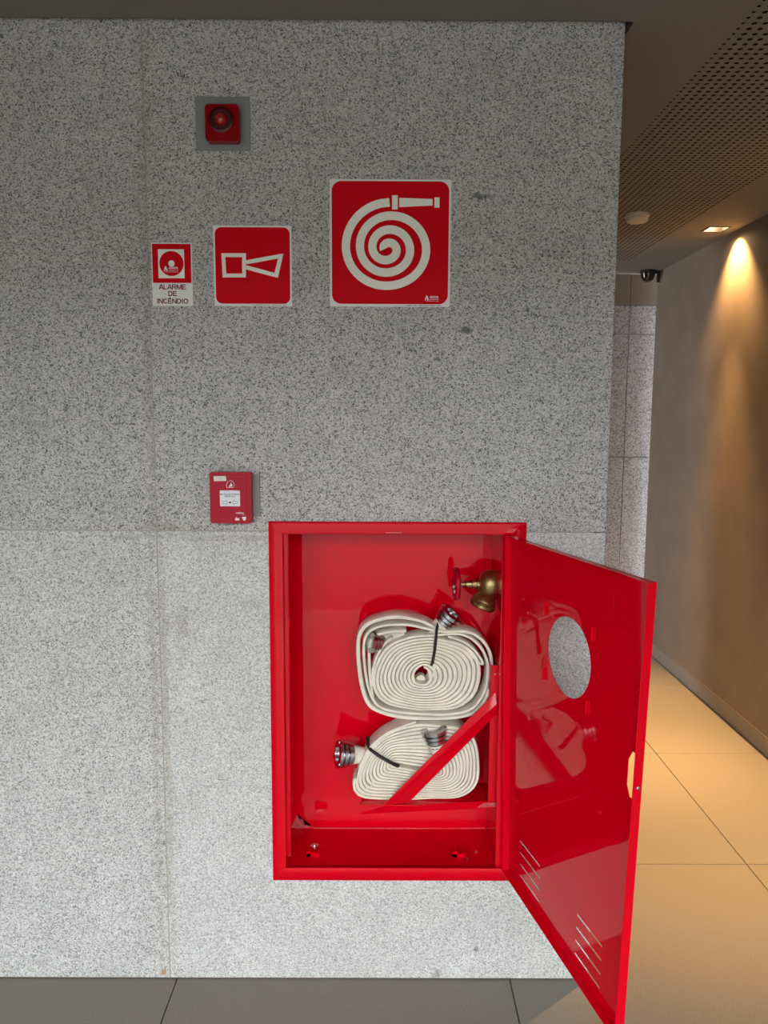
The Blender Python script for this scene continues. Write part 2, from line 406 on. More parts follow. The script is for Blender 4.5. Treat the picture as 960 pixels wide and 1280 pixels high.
# inner stop strip on the lock side
bobj('door_stop', M_RED, cab, (-.2815, -.2575, .012, .014, .372, 1.3155), (-.2575, -.2555, .012, .030, .372, 1.3155), bevel=.0006, seg=1)
# scuffs along the welded seam and bolts on the cabinet floor
for (px, py) in ((390, 1072), (574, 1070)):
    p = at(px, py, .03)
    bobj('fixing_clip', M_RED, cab, (p.x-.018, p.x+.020, .045, .060, IZ0, IZ0+.012), (p.x-.018, p.x-.004, .045, .060, IZ0, IZ0+.019), bevel=.001, seg=1)
p = Vector((at(393, 1058, .105).x, .105, IZ0))
lobj('washer', M_SCREW, cab, [(0, .013), (.003, .013), (.003, .005), (.007, .005), (.007, .0001)], p, (0, 0, 1), 16)
lobj('bolt', M_SCREW, cab, [(0, .004), (.006, .004), (.006, .0001)], Vector((at(583, 1075, .06).x, .035, IZ0)), (0, 0, 1), 8)
lobj('bolt', M_SCREW, cab, [(0, .003), (.004, .003), (.004, .0001)], Vector((at(596, 1067, .06).x, .075, IZ0)), (0, 0, 1), 8)
# swing rack that holds the rolls
RY = .045
def rackpt(px, py, Y=RY): return xz(px, py, Y)
rack = link('hose_rack', None, cab)
# tray with upstanding lip
tl, tr = at(449, 1016, RY), at(626, 1008, RY)
zt = at(540, 1006, RY).z
bm = bmesh.new()
pl = [(tl.x, RY), (tr.x+.004, RY), (tr.x+.004, .185), (at(462, 1000, .1).x, .185)]
for dz in (0,):
    lo = [bm.verts.new((x, y, zt-.004)) for x, y in pl]; hi = [bm.verts.new((x, y, zt-.001)) for x, y in pl]
    bm.faces.new(lo); bm.faces.new(hi)
    for i in range(4): bm.faces.new((lo[i], lo[(i+1) % 4], hi[(i+1) % 4], hi[i]))
fin('tray', bm, M_RED, rack)
bm = bmesh.new()
q_ = [at(449, 1017, RY-.010), at(624, 1009, RY-.010), at(619, 1001, RY+.004), at(480, 1007.5, RY+.004)]
lo = [bm.verts.new(v) for v in q_]; hi = [bm.verts.new(v+Vector((0, .001, -.002))) for v in q_]
bm.faces.new(lo); bm.faces.new(hi)
for i in range(4): bm.faces.new((lo[i], lo[(i+1) % 4], hi[(i+1) % 4], hi[i]))
fin('front_lip', bm, M_RED, rack)
# diagonal angle bar: upper leg tilted back, lower leg facing front
A0, A1 = at(478, 1008, RY), at(619, 866, RY)
B0, B1 = at(512, 1002, RY), at(624, 889, RY)
C0, C1 = at(492, 1005, RY-.012), at(621, 880, RY-.012)
bm = bmesh.new()
va = [bm.verts.new(q) for q in (A0, C0, B0)]; vb = [bm.verts.new(q) for q in (A1, C1, B1)]
bk = Vector((0, .003, 0)); vc = [bm.verts.new(v.co+bk) for v in va]; vd = [bm.verts.new(v.co+bk) for v in vb]
for i in range(2):
    bm.faces.new((va[i], va[i+1], vb[i+1], vb[i])); bm.faces.new((vc[i], vc[i+1], vd[i+1], vd[i]))
bm.faces.new((va[0], vb[0], vd[0], vc[0])); bm.faces.new((va[2], vb[2], vd[2], vc[2]))
for a, c in ((va, vc), (vb, vd)):
    for i in range(2): bm.faces.new((a[i], a[i+1], c[i+1], c[i]))
fin('diagonal_bar', bm, M_RED, rack)
a, b = at(613, 832, RY), at(617, 1006, RY)
bobj('upright_bar', M_RED, rack, (a.x, a.x+.022, RY+.002, RY+.004, b.z, a.z), (a.x, a.x+.002, RY+.002, .150, b.z, a.z))
for z in (.905, .52): lobj('rivet', M_SCREW, rack, [(0, .003), (.0015, .002), (.002, .0001)], (a.x+.014, RY+.002, z), (0, -1, 0), 8)
q = at(612, 1004, RY)
bm = bmesh.new()
bm.faces.new([bm.verts.new(at(x_, y_, RY-.0105+d_)) for x_, y_, d_ in ((596, 1009.6, 0), (622, 1008.4, 0), (618, 1003, .0088), (604, 1004, .0088))])
fin('scuff_patch', bm, M_RED_SCUFF, rack)
def scuff(poly, y):
    pobj('scuff_patch', M_RED_SCUFF, cab, [xz(px, py, y) for px, py in poly], y-.0003, y-.0001)
scuff([(364, 1034), (372, 1018), (374, 1026), (378, 1023), (381, 1031), (392, 1034), (372, 1035.5)], D0)
scuff([(392, 1034.6), (440, 1035.2), (500, 1035), (560, 1035.3), (606, 1034.6), (606, 1035.6), (500, 1036), (392, 1035.8)], D0)
scuff([(481, 665.3), (503, 665.3), (502, 666.8), (482, 666.6)], -.0126)

# ---- door: a twisted sheet-metal tray, local u (0..1 hinge to free edge), v (0..1 bottom to top), n towards the inside
HT, HB = Vector((.3505, -.014, 1.3126)), Vector((.3655, -.014, .3500))
FT, FB = Vector((.5483, -.5721, 1.303)), Vector((.5103, -.6055, .336))
DWID, DHEI = .60, .963
def dmap(x, z, n):
    u, v = x/DWID, z/DHEI
    hh = HB.lerp(HT, v); ff = FB.lerp(FT, v); d = (ff-hh); nrm = Vector((d.y, -d.x, 0)).normalized()
    return hh + d*u + nrm*n
def warp(me):
    for v in me.vertices: v.co = dmap(v.co.x, v.co.z, -v.co.y)
door = link('door', None, cab)
bm = bmesh.new()
NXD, NZD = 30, 46
grid_plate(bm, [DWID*i/NXD for i in range(NXD+1)], [DHEI*i/NZD for i in range(NZD+1)], lambda a, b: False, 0, .0016)
pn = fin('door_panel', bm, M_RED, None)
cut = bmesh.new()
HCX, HCZ, HRD = .497*DWID, .746*DHEI, .0955
lathe(cut, [(-.02, HRD), (.02, HRD)], (HCX, 0, HCZ), (0, 1, 0), 72)
for (u0, u1) in ((.124, .328), (.643, .836)):
    for k in range(4):
        z = DHEI*(.1355-.0335*k); box(cut, u0*DWID, u1*DWID, -.02, .02, z-.0032, z+.0032)
prism(cut, [(u_*DWID, v_*DHEI) for u_, v_ in ((.918, .545), (.938, .523), (.985, .523), (.985, .625), (.938, .625), (.918, .602))], -.02, .02)
ct = fin('cutter', cut, None)
md = pn.modifiers.new('b', 'BOOLEAN'); md.operation = 'DIFFERENCE'; md.object = ct; md.solver = 'EXACT'
dg = bpy.context.evaluated_depsgraph_get(); me = bpy.data.meshes.new_from_object(pn.evaluated_get(dg))
bpy.data.objects.remove(pn); bpy.data.objects.remove(ct)
me.name = 'door_panel'; warp(me)
me.materials.clear(); me.materials.append(M_RED)
link('door_panel', me, door)
def dpart(name, material, boxes, parent=door, nz=24):
    bm = bmesh.new()
    for (x0, x1, n0, n1, z0, z1) in boxes:      # n measured towards the inside
        k = nz if z1-z0 > .2 else 1; kx = 16 if x1-x0 > .2 else 1
        grid_plate(bm, [x0+(x1-x0)*i/kx for i in range(kx+1)], [z0+(z1-z0)*i/k for i in range(k+1)], lambda a, b: False, -n1, -n0)
    o = fin(name, bm, material, parent); warp(o.data); o.data.update(); return o
RW = .0195
dpart('hinge_side_return', M_RED, [(0, .0016, 0, RW, .0017, DHEI-.0017)])
dpart('lock_side_return', M_RED, [(DWID-.0016, DWID, 0, RW, .0017, DHEI-.0017)])
dpart('top_return', M_RED, [(0, DWID, 0, RW, DHEI-.0016, DHEI)])
dpart('bottom_return', M_RED, [(0, DWID, 0, RW, 0, .0016)])
# clips for the viewing hole, hinge knuckles, lock screw, faint stamped marks
for (u, v, rot) in ((.322, .842, 0), (.668, .834, 0), (.322, .668, 0), (.655, .655, 0)):
    dpart('glass_clip', M_RED, [(u*DWID-.004, u*DWID+.004, .0002, .0022, v*DHEI-.016, v*DHEI+.016), (u*DWID-.004, u*DWID-.002, .0002, .008, v*DHEI-.016, v*DHEI+.016)])
pz = dmap(.992*DWID, .563*DHEI, .011); 
dd = (FB-HB).normalized()
lobj('lock_screw', M_SCREW, door, [(0, .0045), (.002, .004), (.003, .002), (.003, .0001)], dmap(DWID+.0002, .563*DHEI, .008), dd, 12)
for v in (.09, .93):
    lobj('hinge_knuckle', M_RED, door, [(0, .005), (.05, .005)], dmap(.0, v*DHEI-.025, -.005), (HT-HB), 10)
# stamped emblem frame and line of marks on the inside face (pressed from the front, no legible characters)
S = []
eu, ev = .795*DWID, .93*DHEI
S += [(eu-.012, eu+.020, .0002, .0010, ev+.022, ev+.0235), (eu-.012, eu-.0105, .0002, .0010, ev-.024, ev+.022), (eu+.0185, eu+.020, .0002, .0010, ev-.004, ev+.022), (eu-.002, eu+.020, .0002, .0010, ev-.0055, ev-.004)]
for k in range(9):
    x = .73*DWID+k*.0125; S.append((x, x+.008, .0002, .0008, .884*DHEI-.006*(k % 2), .884*DHEI+.002+.004*((k*7) % 3)))
for k in range(6):
    x = .77*DWID+k*.012; S.append((x, x+.008, .0002, .0007, .868*DHEI, .868*DHEI+.003))
dpart('stamped_mark', M_RED, S)

# ================================================================== HYDRANT VALVE
val = root('hydrant_valve', 'brass angle valve with small red handwheel at the top right inside the cabinet', 'valve', (0, 0, 0))
VY = .115
vc_ = at(611, 730, VY); ax = Vector((-1, -.05, .0))
prof = [(-.040, .018), (-.034, .022), (-.030, .033), (-.022, .040), (-.006, .042), (.006, .041), (.016, .037), (.024, .028), (.027, .018), (.030, .016)]
lobj('valve_body', M_BRASS, val, prof, vc_, ax, 28, 50)
lobj('bonnet', M_BRASS, val, [(.026, .015), (.030, .018), (.036, .018), (.037, .012), (.044, .012), (.045, .014), (.050, .014), (.051, .010), (.066, .010), (.068, .007), (.080, .006)], vc_, ax, 12, 30)
# pipe stub into the side panel
lobj('pipe_stub', M_BRASS, val, [(-.030, .026), (-.036, .030), (-(IX1-vc_.x)+.0005, .030)] if IX1-vc_.x > .04 else [(-(IX1-vc_.x)+.0005, .026), (-.01, .026)], vc_, (-1, 0, 0), 20)
od = Vector((-.42, -.45, -.80)).normalized()
oo = vc_+Vector((.002, -.006, -.012))
lobj('outlet', M_BRASS, val, [(.005, .026), (.026, .027), (.030, .031), (.050, .036), (.056, .037), (.058, .0365), (.058, .028), (.050, .027), (.049, .0001)], oo, od, 28, 35)
# handwheel, edge-on
hw = vc_+ax.normalized()*.094
bm = bmesh.new()
d, u, w = frame_of(ax); R0 = .040
ring = [hw+(u*math.cos(2*math.pi*i/32)+w*math.sin(2*math.pi*i/32))*R0*(1+.05*math.cos(5*2*math.pi*i/32)) for i in range(33)]
tube(bm, ring, .0080, 8)
for k in range(5):
    a_ = 2*math.pi*k/5; e = hw+(u*math.cos(a_)+w*math.sin(a_))*R0; tube(bm, [hw, e], .004, 6)
lathe(bm, [(-.012, .007), (-.006, .011), (.006, .011), (.010, .007), (.011, .0001)], hw, ax, 12)
wheel = fin('handwheel', bm, M_WHEELRED, val, smooth=50)
for (dx, dz, s) in ((-.008, -.006, .008), (-.006, -.020, .007), (.008, -.012, .008), (.006, .000, .006)):
    bm = bmesh.new(); bmesh.ops.create_icosphere(bm, subdivisions=1, radius=s)
    for v in bm.verts: v.co = Vector((v.co.x*.55, v.co.y*.8, v.co.z*random.uniform(.7, 1.2)))+hw+Vector((dx, -.006, dz))
    fin('paint_chip', bm, M_CHIP, wheel)
lobj('stem', M_SCREW, val, [(.078, .005), (.106, .005), (.107, .0001)], vc_, ax, 8)

# ================================================================== HOSES
HY0, HY1 = .072, .140          # the rolled flat hose is 68 mm wide
def rolled(bm, pts, thick, y0, y1):
    """sweep the flattened hose section (two plies with rounded edges) along (x,z) points"""
    n = len(pts)
    for i in range(n):
        pass
    rows = []
    hd = (y1-y0)/2; cy = (y0+y1)/2
    sec = [(-.5, -.86), (-.36, -.985), (0, -1.0), (.36, -.985), (.5, -.86), (.5, .86), (.36, .985), (-.36, .985), (-.5, .86)]
    for i in range(n):
        a = Vector(pts[max(0, i-1)][:2]); b = Vector(pts[min(n-1, i+1)][:2]); t = (b-a)
        if t.length < 1e-9: t = Vector((1, 0))
        t.normalize(); nr = Vector((-t.y, t.x)); c = Vector(pts[i][:2]); th = pts[i][2] if len(pts[i]) > 2 else thick
        dy = pts[i][3] if len(pts[i]) > 3 else 0
        rows.append([bm.verts.new((c.x+nr.x*s*th, cy+q*hd+dy, c.y+nr.y*s*th)) for s, q in sec])
    m_ = len(sec)
    for i in range(n-1):
        for k in range(m_): bm.faces.new((rows[i][k], rows[i][(k+1) % m_], rows[i+1][(k+1) % m_], rows[i+1][k]))
    bm.faces.new(rows[0]); bm.faces.new(rows[-1])
def polar_table(c, poly):
    """radius by angle of a closed outline (pixels)"""
    T = []
    P = catmull(poly, 10, closed=True)
    A = sorted((math.atan2(y-c[1], x-c[0]) % (2*math.pi), math.hypot(x-c[0], y-c[1])) for x, y in P)
    def f(a):
        a %= 2*math.pi
        lo = A[-1]; lo = (lo[0]-2*math.pi, lo[1])
        for q in A+[(A[0][0]+2*math.pi, A[0][1])]:
            if q[0] >= a:
                t = (a-lo[0])/max(1e-6, q[0]-lo[0]); return lo[1]+(q[1]-lo[1])*t
            lo = q
        return A[0][1]
    return f
PXM = 977/2.18                      # pixels per metre at the rolls
def jitter(a, k):
    return .010*math.sin(3*a+k*.6)+.009*math.sin(6*a+k*.4)
def spiral(c, fin_, fout, turns, a0, step=7, fill=.95, stad=None):
    """clockwise spiral in photograph pixels from an inner to an outer outline; each point carries the strip thickness in metres"""
    out = []; n = int(turns*360/step)
    for i in range(n+1):
        a = a0+math.radians(i*step); k = i*step/360; t = k/turns
        r = fout(a)*(1+jitter(a, int(k))*min(1, t*2)); po = Vector((c[0]+r*math.cos(a), c[1]+r*math.sin(a)))
        if stad:
            e = max(-1, min(1, math.cos(a)*1.5)); pi_ = Vector((c[0]+stad[0]*e+2.2*math.cos(a), c[1]+stad[1]*e+2.2*math.sin(a)))
        else:
            q = fin_(a); pi_ = Vector((c[0]+q*math.cos(a), c[1]+q*math.sin(a)))
        p = pi_.lerp(po, t)
        ex = max(0, math.cos(a)*0)
        out.append((p.x, p.y, max(.0045, (po-pi_).length/turns/PXM*fill)))
    return out
def to_world(pts, th=None, y=HY0):
    return [(*xz(q[0], q[1], y), q[2] if th is None else th) for q in pts]
def coupling(name, parent, base, axis, s=1.0):
    """quick-connect hose coupling: ribbed shank, stepped body, claw ring with lugs"""
    prof = [(-.022, .017), (-.020, .022), (-.011, .0225), (-.010, .020), (-.007, .020), (-.006, .0285), (.003, .0285), (.004, .022), (.008, .022), (.009, .033), (.0165, .033), (.0175, .024), (.021, .024), (.022, .035), (.030, .035), (.031, .029), (.031, .019), (.024, .018), (.023, .0001)]
    o = lobj(name, M_ALU, parent, [(t*s, r*s) for t, r in prof], base, axis, 28, 30)
    d, u, w = frame_of(axis)
    for k in range(3):
        a_ = 2*math.pi/3*k+.5; e = Vector(base)+d*.028*s+(u*math.cos(a_)+w*math.sin(a_))*.031*s
        lobj('lug', M_ALU, o, [(-.005, .0050*s), (.003*s, .0050*s), (.005*s, .003*s), (.005*s, .0001)], e, d, 8, 30)
    return o
def band(name, parent, pts3, width, thick, material=M_STRAP):
    bm = bmesh.new(); tube(bm, pts3, width/2, 8, ry=thick); return fin(name, bm, material, parent, smooth=60)

# --- upper roll -----------------------------------------------------------
h1 = root('fire_hose', 'larger off-white rolled fire hose resting on top of the other roll', 'hose', (0, 0, 0), 'rolled hoses in the cabinet')
C1_ = (528, 846)
tight = [(604, 842), (600, 822), (585, 806), (565, 799), (540, 796), (512, 797), (490, 805), (474, 822), (466, 845), (470, 866), (484, 880), (510, 887), (540, 889), (570, 886), (592, 873), (601, 858)]
hole = [(537, 843), (534, 836), (527, 835), (520, 843), (521, 852), (530, 855), (536, 851)]
f_in, f_out = polar_table(C1_, hole), polar_table(C1_, tight)
N1 = 11
sp1 = spiral(C1_, f_in, f_out, N1, math.radians(-80), 6)      # image y grows downwards, so increasing angle runs clockwise in the photograph
loose = [(575, 793), (597, 805), (608.5, 825), (609.5, 848), (603, 870), (588, 887), (560, 893), (525, 892.5), (490, 889), (471, 881), (461, 862), (456.5, 838), (454.5, 815), (456, 799), (464, 788), (482, 782), (510, 781.5), (535, 786.5), (556, 790)]
loose2 = [(578, 789.5), (592, 793), (605, 803), (613.5, 820), (614.5, 845), (609.5, 868), (596, 889), (572, 897), (535, 898.5), (500, 896.5), (473, 889), (460, 879), (453, 860), (449, 835), (447.5, 812), (449.5, 794), (458, 782), (475, 774.5), (498, 771.5), (522, 775.5), (537, 781), (546, 786)]
L_ = [(*q, .0085) for q in loose]+[(*q, .0100 if q[0] > 520 else .0125) for q in loose2]
L_[-1] = (*L_[-1][:2], .008)
pts = sp1[:-1]+catmull([sp1[-1]]+L_, 6)
bm = bmesh.new(); rolled(bm, to_world(pts), .007, HY0, HY1); fin('hose_roll', bm, M_HOSE, h1, smooth=50)
# folded layers tucked in the loose left side and the fold on the right
for P, tk in (([(466, 872), (463, 850), (461.5, 825), (462.5, 806), (468, 796), (485, 790.5), (508, 789)], .009),
              ([(560, 796), (578, 802), (592, 812), (601, 824), (604, 830), (599, 829), (588, 819), (572, 808)], .007),
              ([(490, 797), (479, 808), (470, 824), (465.5, 842), (466, 858)], .008)):
    bm = bmesh.new(); rolled(bm, to_world(catmull(P, 8), tk), tk, HY0+.001, HY1); fin('hose_fold', bm, M_HOSE, h1, smooth=50)
# curl at the centre
bm = bmesh.new(); rolled(bm, to_world(catmull([(541, 828), (543, 836), (540, 846), (535, 853)], 8), .006), .006, HY0-.002, HY1); fin('hose_fold', bm, M_HOSE, h1, smooth=50)
cc = at(526, 850, HY0+.03); lobj('hose_core', M_HOSE, h1, [(0, .014), (.03, .014)], cc, (0, 1, 0), 14)
# coupling at the top right with its hose neck
b1 = at(558, 774, .098); a1 = Vector((.62, -.22, .75)).normalized()
coupling('coupling', h1, b1-a1*.006, a1, 1.05)
n0 = at(543, 787, .105); nk = b1-a1*.018
bm = bmesh.new(); tube(bm, [n0+Vector((-.006, 0, -.012)), n0, nk-a1*.006, nk+a1*.006], [.013, .019, .025, .026], 14); fin('hose_neck', bm, M_HOSE, h1, smooth=60)
b2 = at(472, 804, .078); a2 = Vector((-.72, -.42, .42)).normalized()
coupling('coupling', h1, b2+Vector((0, .008, 0)), Vector((-.86, -.45, .12)).normalized(), .86)
bm = bmesh.new(); e2 = at(478, 799, .108); tube(bm, [e2, at(488, 797, .110), at(505, 793, .115)], [.015, .014, .010], 12); fin('hose_neck', bm, M_HOSE, h1, smooth=60)
P = [at(552, 770, HY1+.004), at(548, 778, HY0+.02), at(546, 786, HY0-.006), at(545, 797, HY0-.006), at(543.5, 812, HY0-.006), at(541, 826, HY0-.006), at(540, 831, HY0-.001), at(540, 833, HY0+.02)]
band('strap', h1, P, .0125, .0022)

# --- lower roll -----------------------------------------------------------
h2 = root('fire_hose', 'flatter off-white rolled fire hose lying at the bottom behind the diagonal red bar', 'hose', (0, 0, 0), 'rolled hoses in the cabinet')
C2_ = (521, 960)
out2 = [(600, 962), (599, 942), (593, 922), (580, 910), (552, 905), (522, 905), (494, 911), (472, 924), (456, 942), (446, 962), (443, 982), (450, 994), (468, 998), (500, 999.5), (540, 999.5), (572, 997), (590, 988), (598, 976)]
core = [(549, 966.5), (546, 963), (521, 957.5), (494, 953), (491, 956), (494, 959), (521, 963.5), (546, 970)]
f_in, f_out = polar_table(C2_, core), polar_table(C2_, out2)
N2 = 12
sp2 = spiral(C2_, f_in, f_out, N2, math.radians(-190), 5, .95, (26, 5.5))
bm = bmesh.new(); rolled(bm, to_world(sp2), .0062, HY0+.002, HY1+.004); fin('hose_roll', bm, M_HOSE, h2, smooth=50)
for P in ([(449, 960), (460, 938), (477, 921), (498, 910), (520, 903)], [(446, 975), (455, 955), (470, 932), (490, 915), (512, 905)], [(455, 975), (459, 985), (466, 981), (462, 965)]):
    bm = bmesh.new(); rolled(bm, to_world(catmull(P, 8), .0055), .0055, HY0, HY1+.006); fin('hose_fold', bm, M_HOSE, h2, smooth=50)
b3 = at(436, 943, .100); a3 = Vector((-.92, -.28, .14)).normalized()
coupling('coupling', h2, b3, a3, 1.15)
bm = bmesh.new(); k3 = b3-a3*.016; tube(bm, [k3+a3*.004, k3-a3*.008, at(461, 944, .105), at(476, 941, .108)], [.028, .027, .019, .010], 14); fin('hose_neck', bm, M_HOSE, h2, smooth=60)
b4 = at(544, 924, .066); a4 = Vector((-.16, -.05, .98)).normalized()
coupling('coupling', h2, b4, a4, 1.08)
bm = bmesh.new(); k4 = b4-a4*.016; tube(bm, [k4+a4*.004, k4-a4*.008, at(549, 936, .095), at(556, 946, .105)], [.026, .024, .016, .008], 14); fin('hose_neck', bm, M_HOSE, h2, smooth=60)
P = [at(460, 921, HY1-.03), at(459.5, 931, HY0+.014), at(463, 937, HY0-.006), at(474, 945, HY0-.007), at(486, 952, HY0-.007), at(496, 957, HY0-.006), at(499, 958, HY0+.01)]
band('strap', h2, P, .0105, .002)

# ================================================================== SIGNS
def lines(name, parent, x0, x1, z, hgt, y, n, material):
    """a row of print too small to read: separate little strokes"""
    bm = bmesh.new(); rnd = random.Random(int(x0*1e4)+n); x = x0; step = (x1-x0)/n
    for k in range(n):
        if rnd.random() < .85: box(bm, x, x+step*rnd.uniform(.5, .85), y-.0001, y, z-hgt/2, z+hgt/2*rnd.uniform(.6, 1))
        x += step
    return fin(name, bm, material, parent)
def maker_mark(parent, x, z, s, y, name='maker_logo'):
    """small A emblem with the maker's name and an illegible line under it"""
    t = link(name, None, parent)
    pobj('emblem', M_WHITE, t, [(x-.5*s, z-.5*s), (x-.22*s, z-.5*s), (x-.08*s, z+.12*s), (x+.12*s, z-.5*s), (x+.5*s, z-.5*s), (x+.08*s, z+.6*s), (x-.16*s, z+.6*s)], y-.0002, y)
    caps('lettering', 'ABADIA', M_WHITE, t, x+.62*s, z+.24*s, .46*s, y, align='LEFT', sw=.2)
    lines('small_print', t, x+.66*s, x+2.75*s, z-.28*s, .16*s, y, 12, M_WHITE)
    lines('small_print', t, x-.2*s, x+2.75*s, z-.66*s, .13*s, y, 18, M_WHITE)
    return t

def arc(cx, cy, rx, ry, a0, a1, n=10):
    return [(cx+rx*math.cos(math.radians(a0+(a1-a0)*k/n)), cy+ry*math.sin(math.radians(a0+(a1-a0)*k/n))) for k in range(n+1)]
GLY = {   # bold sans capitals as strokes in a unit-high cell: (advance, strokes)
    'A': (.82, [[(.06, .0), (.37, 1.0)], [(.45, 1.0), (.76, 0)], [(.2, .30), (.62, .30)]]),
    'L': (.68, [[(.09, 0), (.09, 1)], [(.02, .08), (.62, .08)]]),
    'R': (.84, [[(.09, 0), (.09, 1)], [(.02, .92), (.45, .92)]+arc(.47, .70, .22, .22, 90, -90)+[(.02, .48)], [(.42, .48), (.74, 0)]]),
    'M': (.98, [[(.09, 0), (.09, 1)], [(.87, 0), (.87, 1)], [(.12, 1), (.46, .05)], [(.50, .05), (.84, 1)]]),
    'E': (.76, [[(.09, 0), (.09, 1)], [(.02, .92), (.68, .92)], [(.02, .51), (.63, .51)], [(.02, .08), (.70, .08)]]),
    'D': (.84, [[(.09, 0), (.09, 1)], [(.02, .92), (.34, .92)]+arc(.34, .5, .38, .42, 90, -90, 14)+[(.02, .08)]]),
    'I': (.34, [[(.16, 0), (.16, 1)]]),
    'N': (.84, [[(.09, 0), (.09, 1)], [(.71, 0), (.71, 1)], [(.13, .96), (.67, .04)]]),
    'C': (.84, [arc(.43, .5, .35, .42, 48, 312, 18)]),
    'O': (.92, [arc(.45, .5, .37, .42, 0, 360, 26)]),
    'B': (.82, [[(.09, 0), (.09, 1)], [(.02, .92), (.42, .92)]+arc(.44, .72, .2, .2, 90, -90)+[(.02, .52)], [(.42, .52)]+arc(.46, .30, .23, .22, 90, -90)+[(.02, .08)]]),
}
GLY['Ê'] = (GLY['E'][0], GLY['E'][1]+[[(.24, 1.09), (.38, 1.19)], [(.36, 1.19), (.50, 1.09)]])
def caps(name, body, material, parent, x, z, hgt, y, align='CENTER', sw=.17, sx=1.0):
    tot = sum(GLY[c][0] for c in body)*hgt*sx; x -= tot/2 if align == 'CENTER' else 0; z -= hgt/2
    bm = bmesh.new(); k = 0
    for c in body:
        for st in GLY[c][1]:
            k += 1; ribbon(bm, [(x+a*hgt*sx, z+b*hgt) for a, b in st], sw*hgt, y-.0002-.000004*(k % 7), y)
        x += GLY[c][0]*hgt*sx
    return fin(name, bm, material, parent)

# hose symbol sign (large)
def cs(cx, cy): return xz(400+cx/5.3333, 215+cy/5.3333)      # crop coordinates used when measuring this sign
s1 = root('hose_reel_sign', 'large square red sign with white coiled hose symbol', 'sign', (0, 0, 0))
x0, z1 = -.1375, 2.2345; x1, z0 = .1763, 1.9150
pobj('plate', M_WHITE, s1, rrect(x0, x1, z0, z1, .004), -.0032, -.0002)
pobj('red_field', M_SRED, s1, rrect(x0+.0055, x1-.0055, z0+.0065, z1-.005, .024, 8), -.0037, -.0031)
y = -.0037
cen = (450, 518); rad = [313, 276, 242, 257, 223, 182, 154, 150, 131, 99, 70, 60, 43, 24]
P = []
for k in range(len(rad)):
    a = math.radians(90+90*k); P.append((a, rad[k]))
Q = catmull(P, 14); pts = []
for a, r in Q: pts.append(cs(cen[0]+r*math.cos(a), cen[1]-r*math.sin(a)))
start = cs(463, 205)
pts = [start]+pts[2:]
bm = bmesh.new(); ribbon(bm, pts, .0213, y-.0004, y); fin('coiled_hose_symbol', bm, M_CREAM, s1)
pobj('nozzle_symbol', M_CREAM, s1, [cs(480, 158), cs(518, 158), cs(518, 252), cs(480, 252)], y-.0004, y)
pobj('nozzle_symbol', M_CREAM, s1, [cs(528, 175), cs(750, 183), cs(750, 226), cs(528, 237)], y-.0004, y)
pobj('nozzle_symbol', M_CREAM, s1, [cs(762, 172), cs(796, 172), cs(796, 240), cs(762, 240)], y-.0004, y)
mx_, mz_ = cs(712, 842); maker_mark(s1, mx_, mz_, .0112, y)
lines('small_print', s1, cs(580, 887)[0], cs(805, 887)[0], z0+.0032, .0018, -.0032, 30, M_BLACK)

# horn sign
def ch(cx, cy): return xz(170+cx/4.5714, 290+cy/4.5714)
s2 = root('alarm_horn_sign', 'mid-size square red sign with white horn outline', 'sign', (0, 0, 0))
x0, x1, z0, z1 = -.4395, -.2365, 1.9145, 2.1180
pobj('plate', M_WHITE, s2, rrect(x0, x1, z0, z1, .003), -.0032, -.0002)
pobj('red_field', M_SRED, s2, rrect(x0+.0045, x1-.0045, z0+.0060, z1-.0045, .017, 8), -.0037, -.0031)
def outline(name, parent, P, wd_, y):
    """closed outline stroke with mitred corners"""
    n = len(P); bm = bmesh.new(); R = []
    for i in range(n):
        a, b, c = (Vector(P[(i+k) % n]) for k in (-1, 0, 1))
        d1 = (b-a).normalized(); d2 = (c-b).normalized(); n1 = Vector((-d1.y, d1.x)); n2 = Vector((-d2.y, d2.x))
        mi = (n1+n2).normalized(); l = wd_/2/max(.35, mi.dot(n1))
        R.append([bm.verts.new((q.x, yy, q.y)) for q in (b+mi*l, b-mi*l) for yy in (y-.0004, y)])
    for i in range(n):
        a, b = R[i], R[(i+1) % n]
        for p_, q_ in ((0, 1), (1, 3), (3, 2), (2, 0)): bm.faces.new((a[p_], b[p_], b[q_], a[q_]))
    return fin(name, bm, M_CREAM, parent)
outline('horn_symbol', s2, [ch(501, 134), ch(619, 134), ch(619, 250), ch(507, 250)], .0098, y)
bm = bmesh.new()
ribbon(bm, [ch(630, 175), ch(832, 138)], .0102, y-.0004, y); fin('horn_symbol', bm, M_CREAM, s2)
bm = bmesh.new(); ribbon(bm, [ch(630, 203), ch(808, 251)], .0102, y-.0004, y); fin('horn_symbol', bm, M_CREAM, s2)
pobj('horn_symbol', M_CREAM, s2, [ch(843, 126), ch(818, 131), ch(790, 245), ch(812, 264)], y-.0005, y)
lines('small_print', s2, ch(660, 0)[0], ch(855, 0)[0], z0+.0030, .0016, -.0032, 24, M_BLACK)

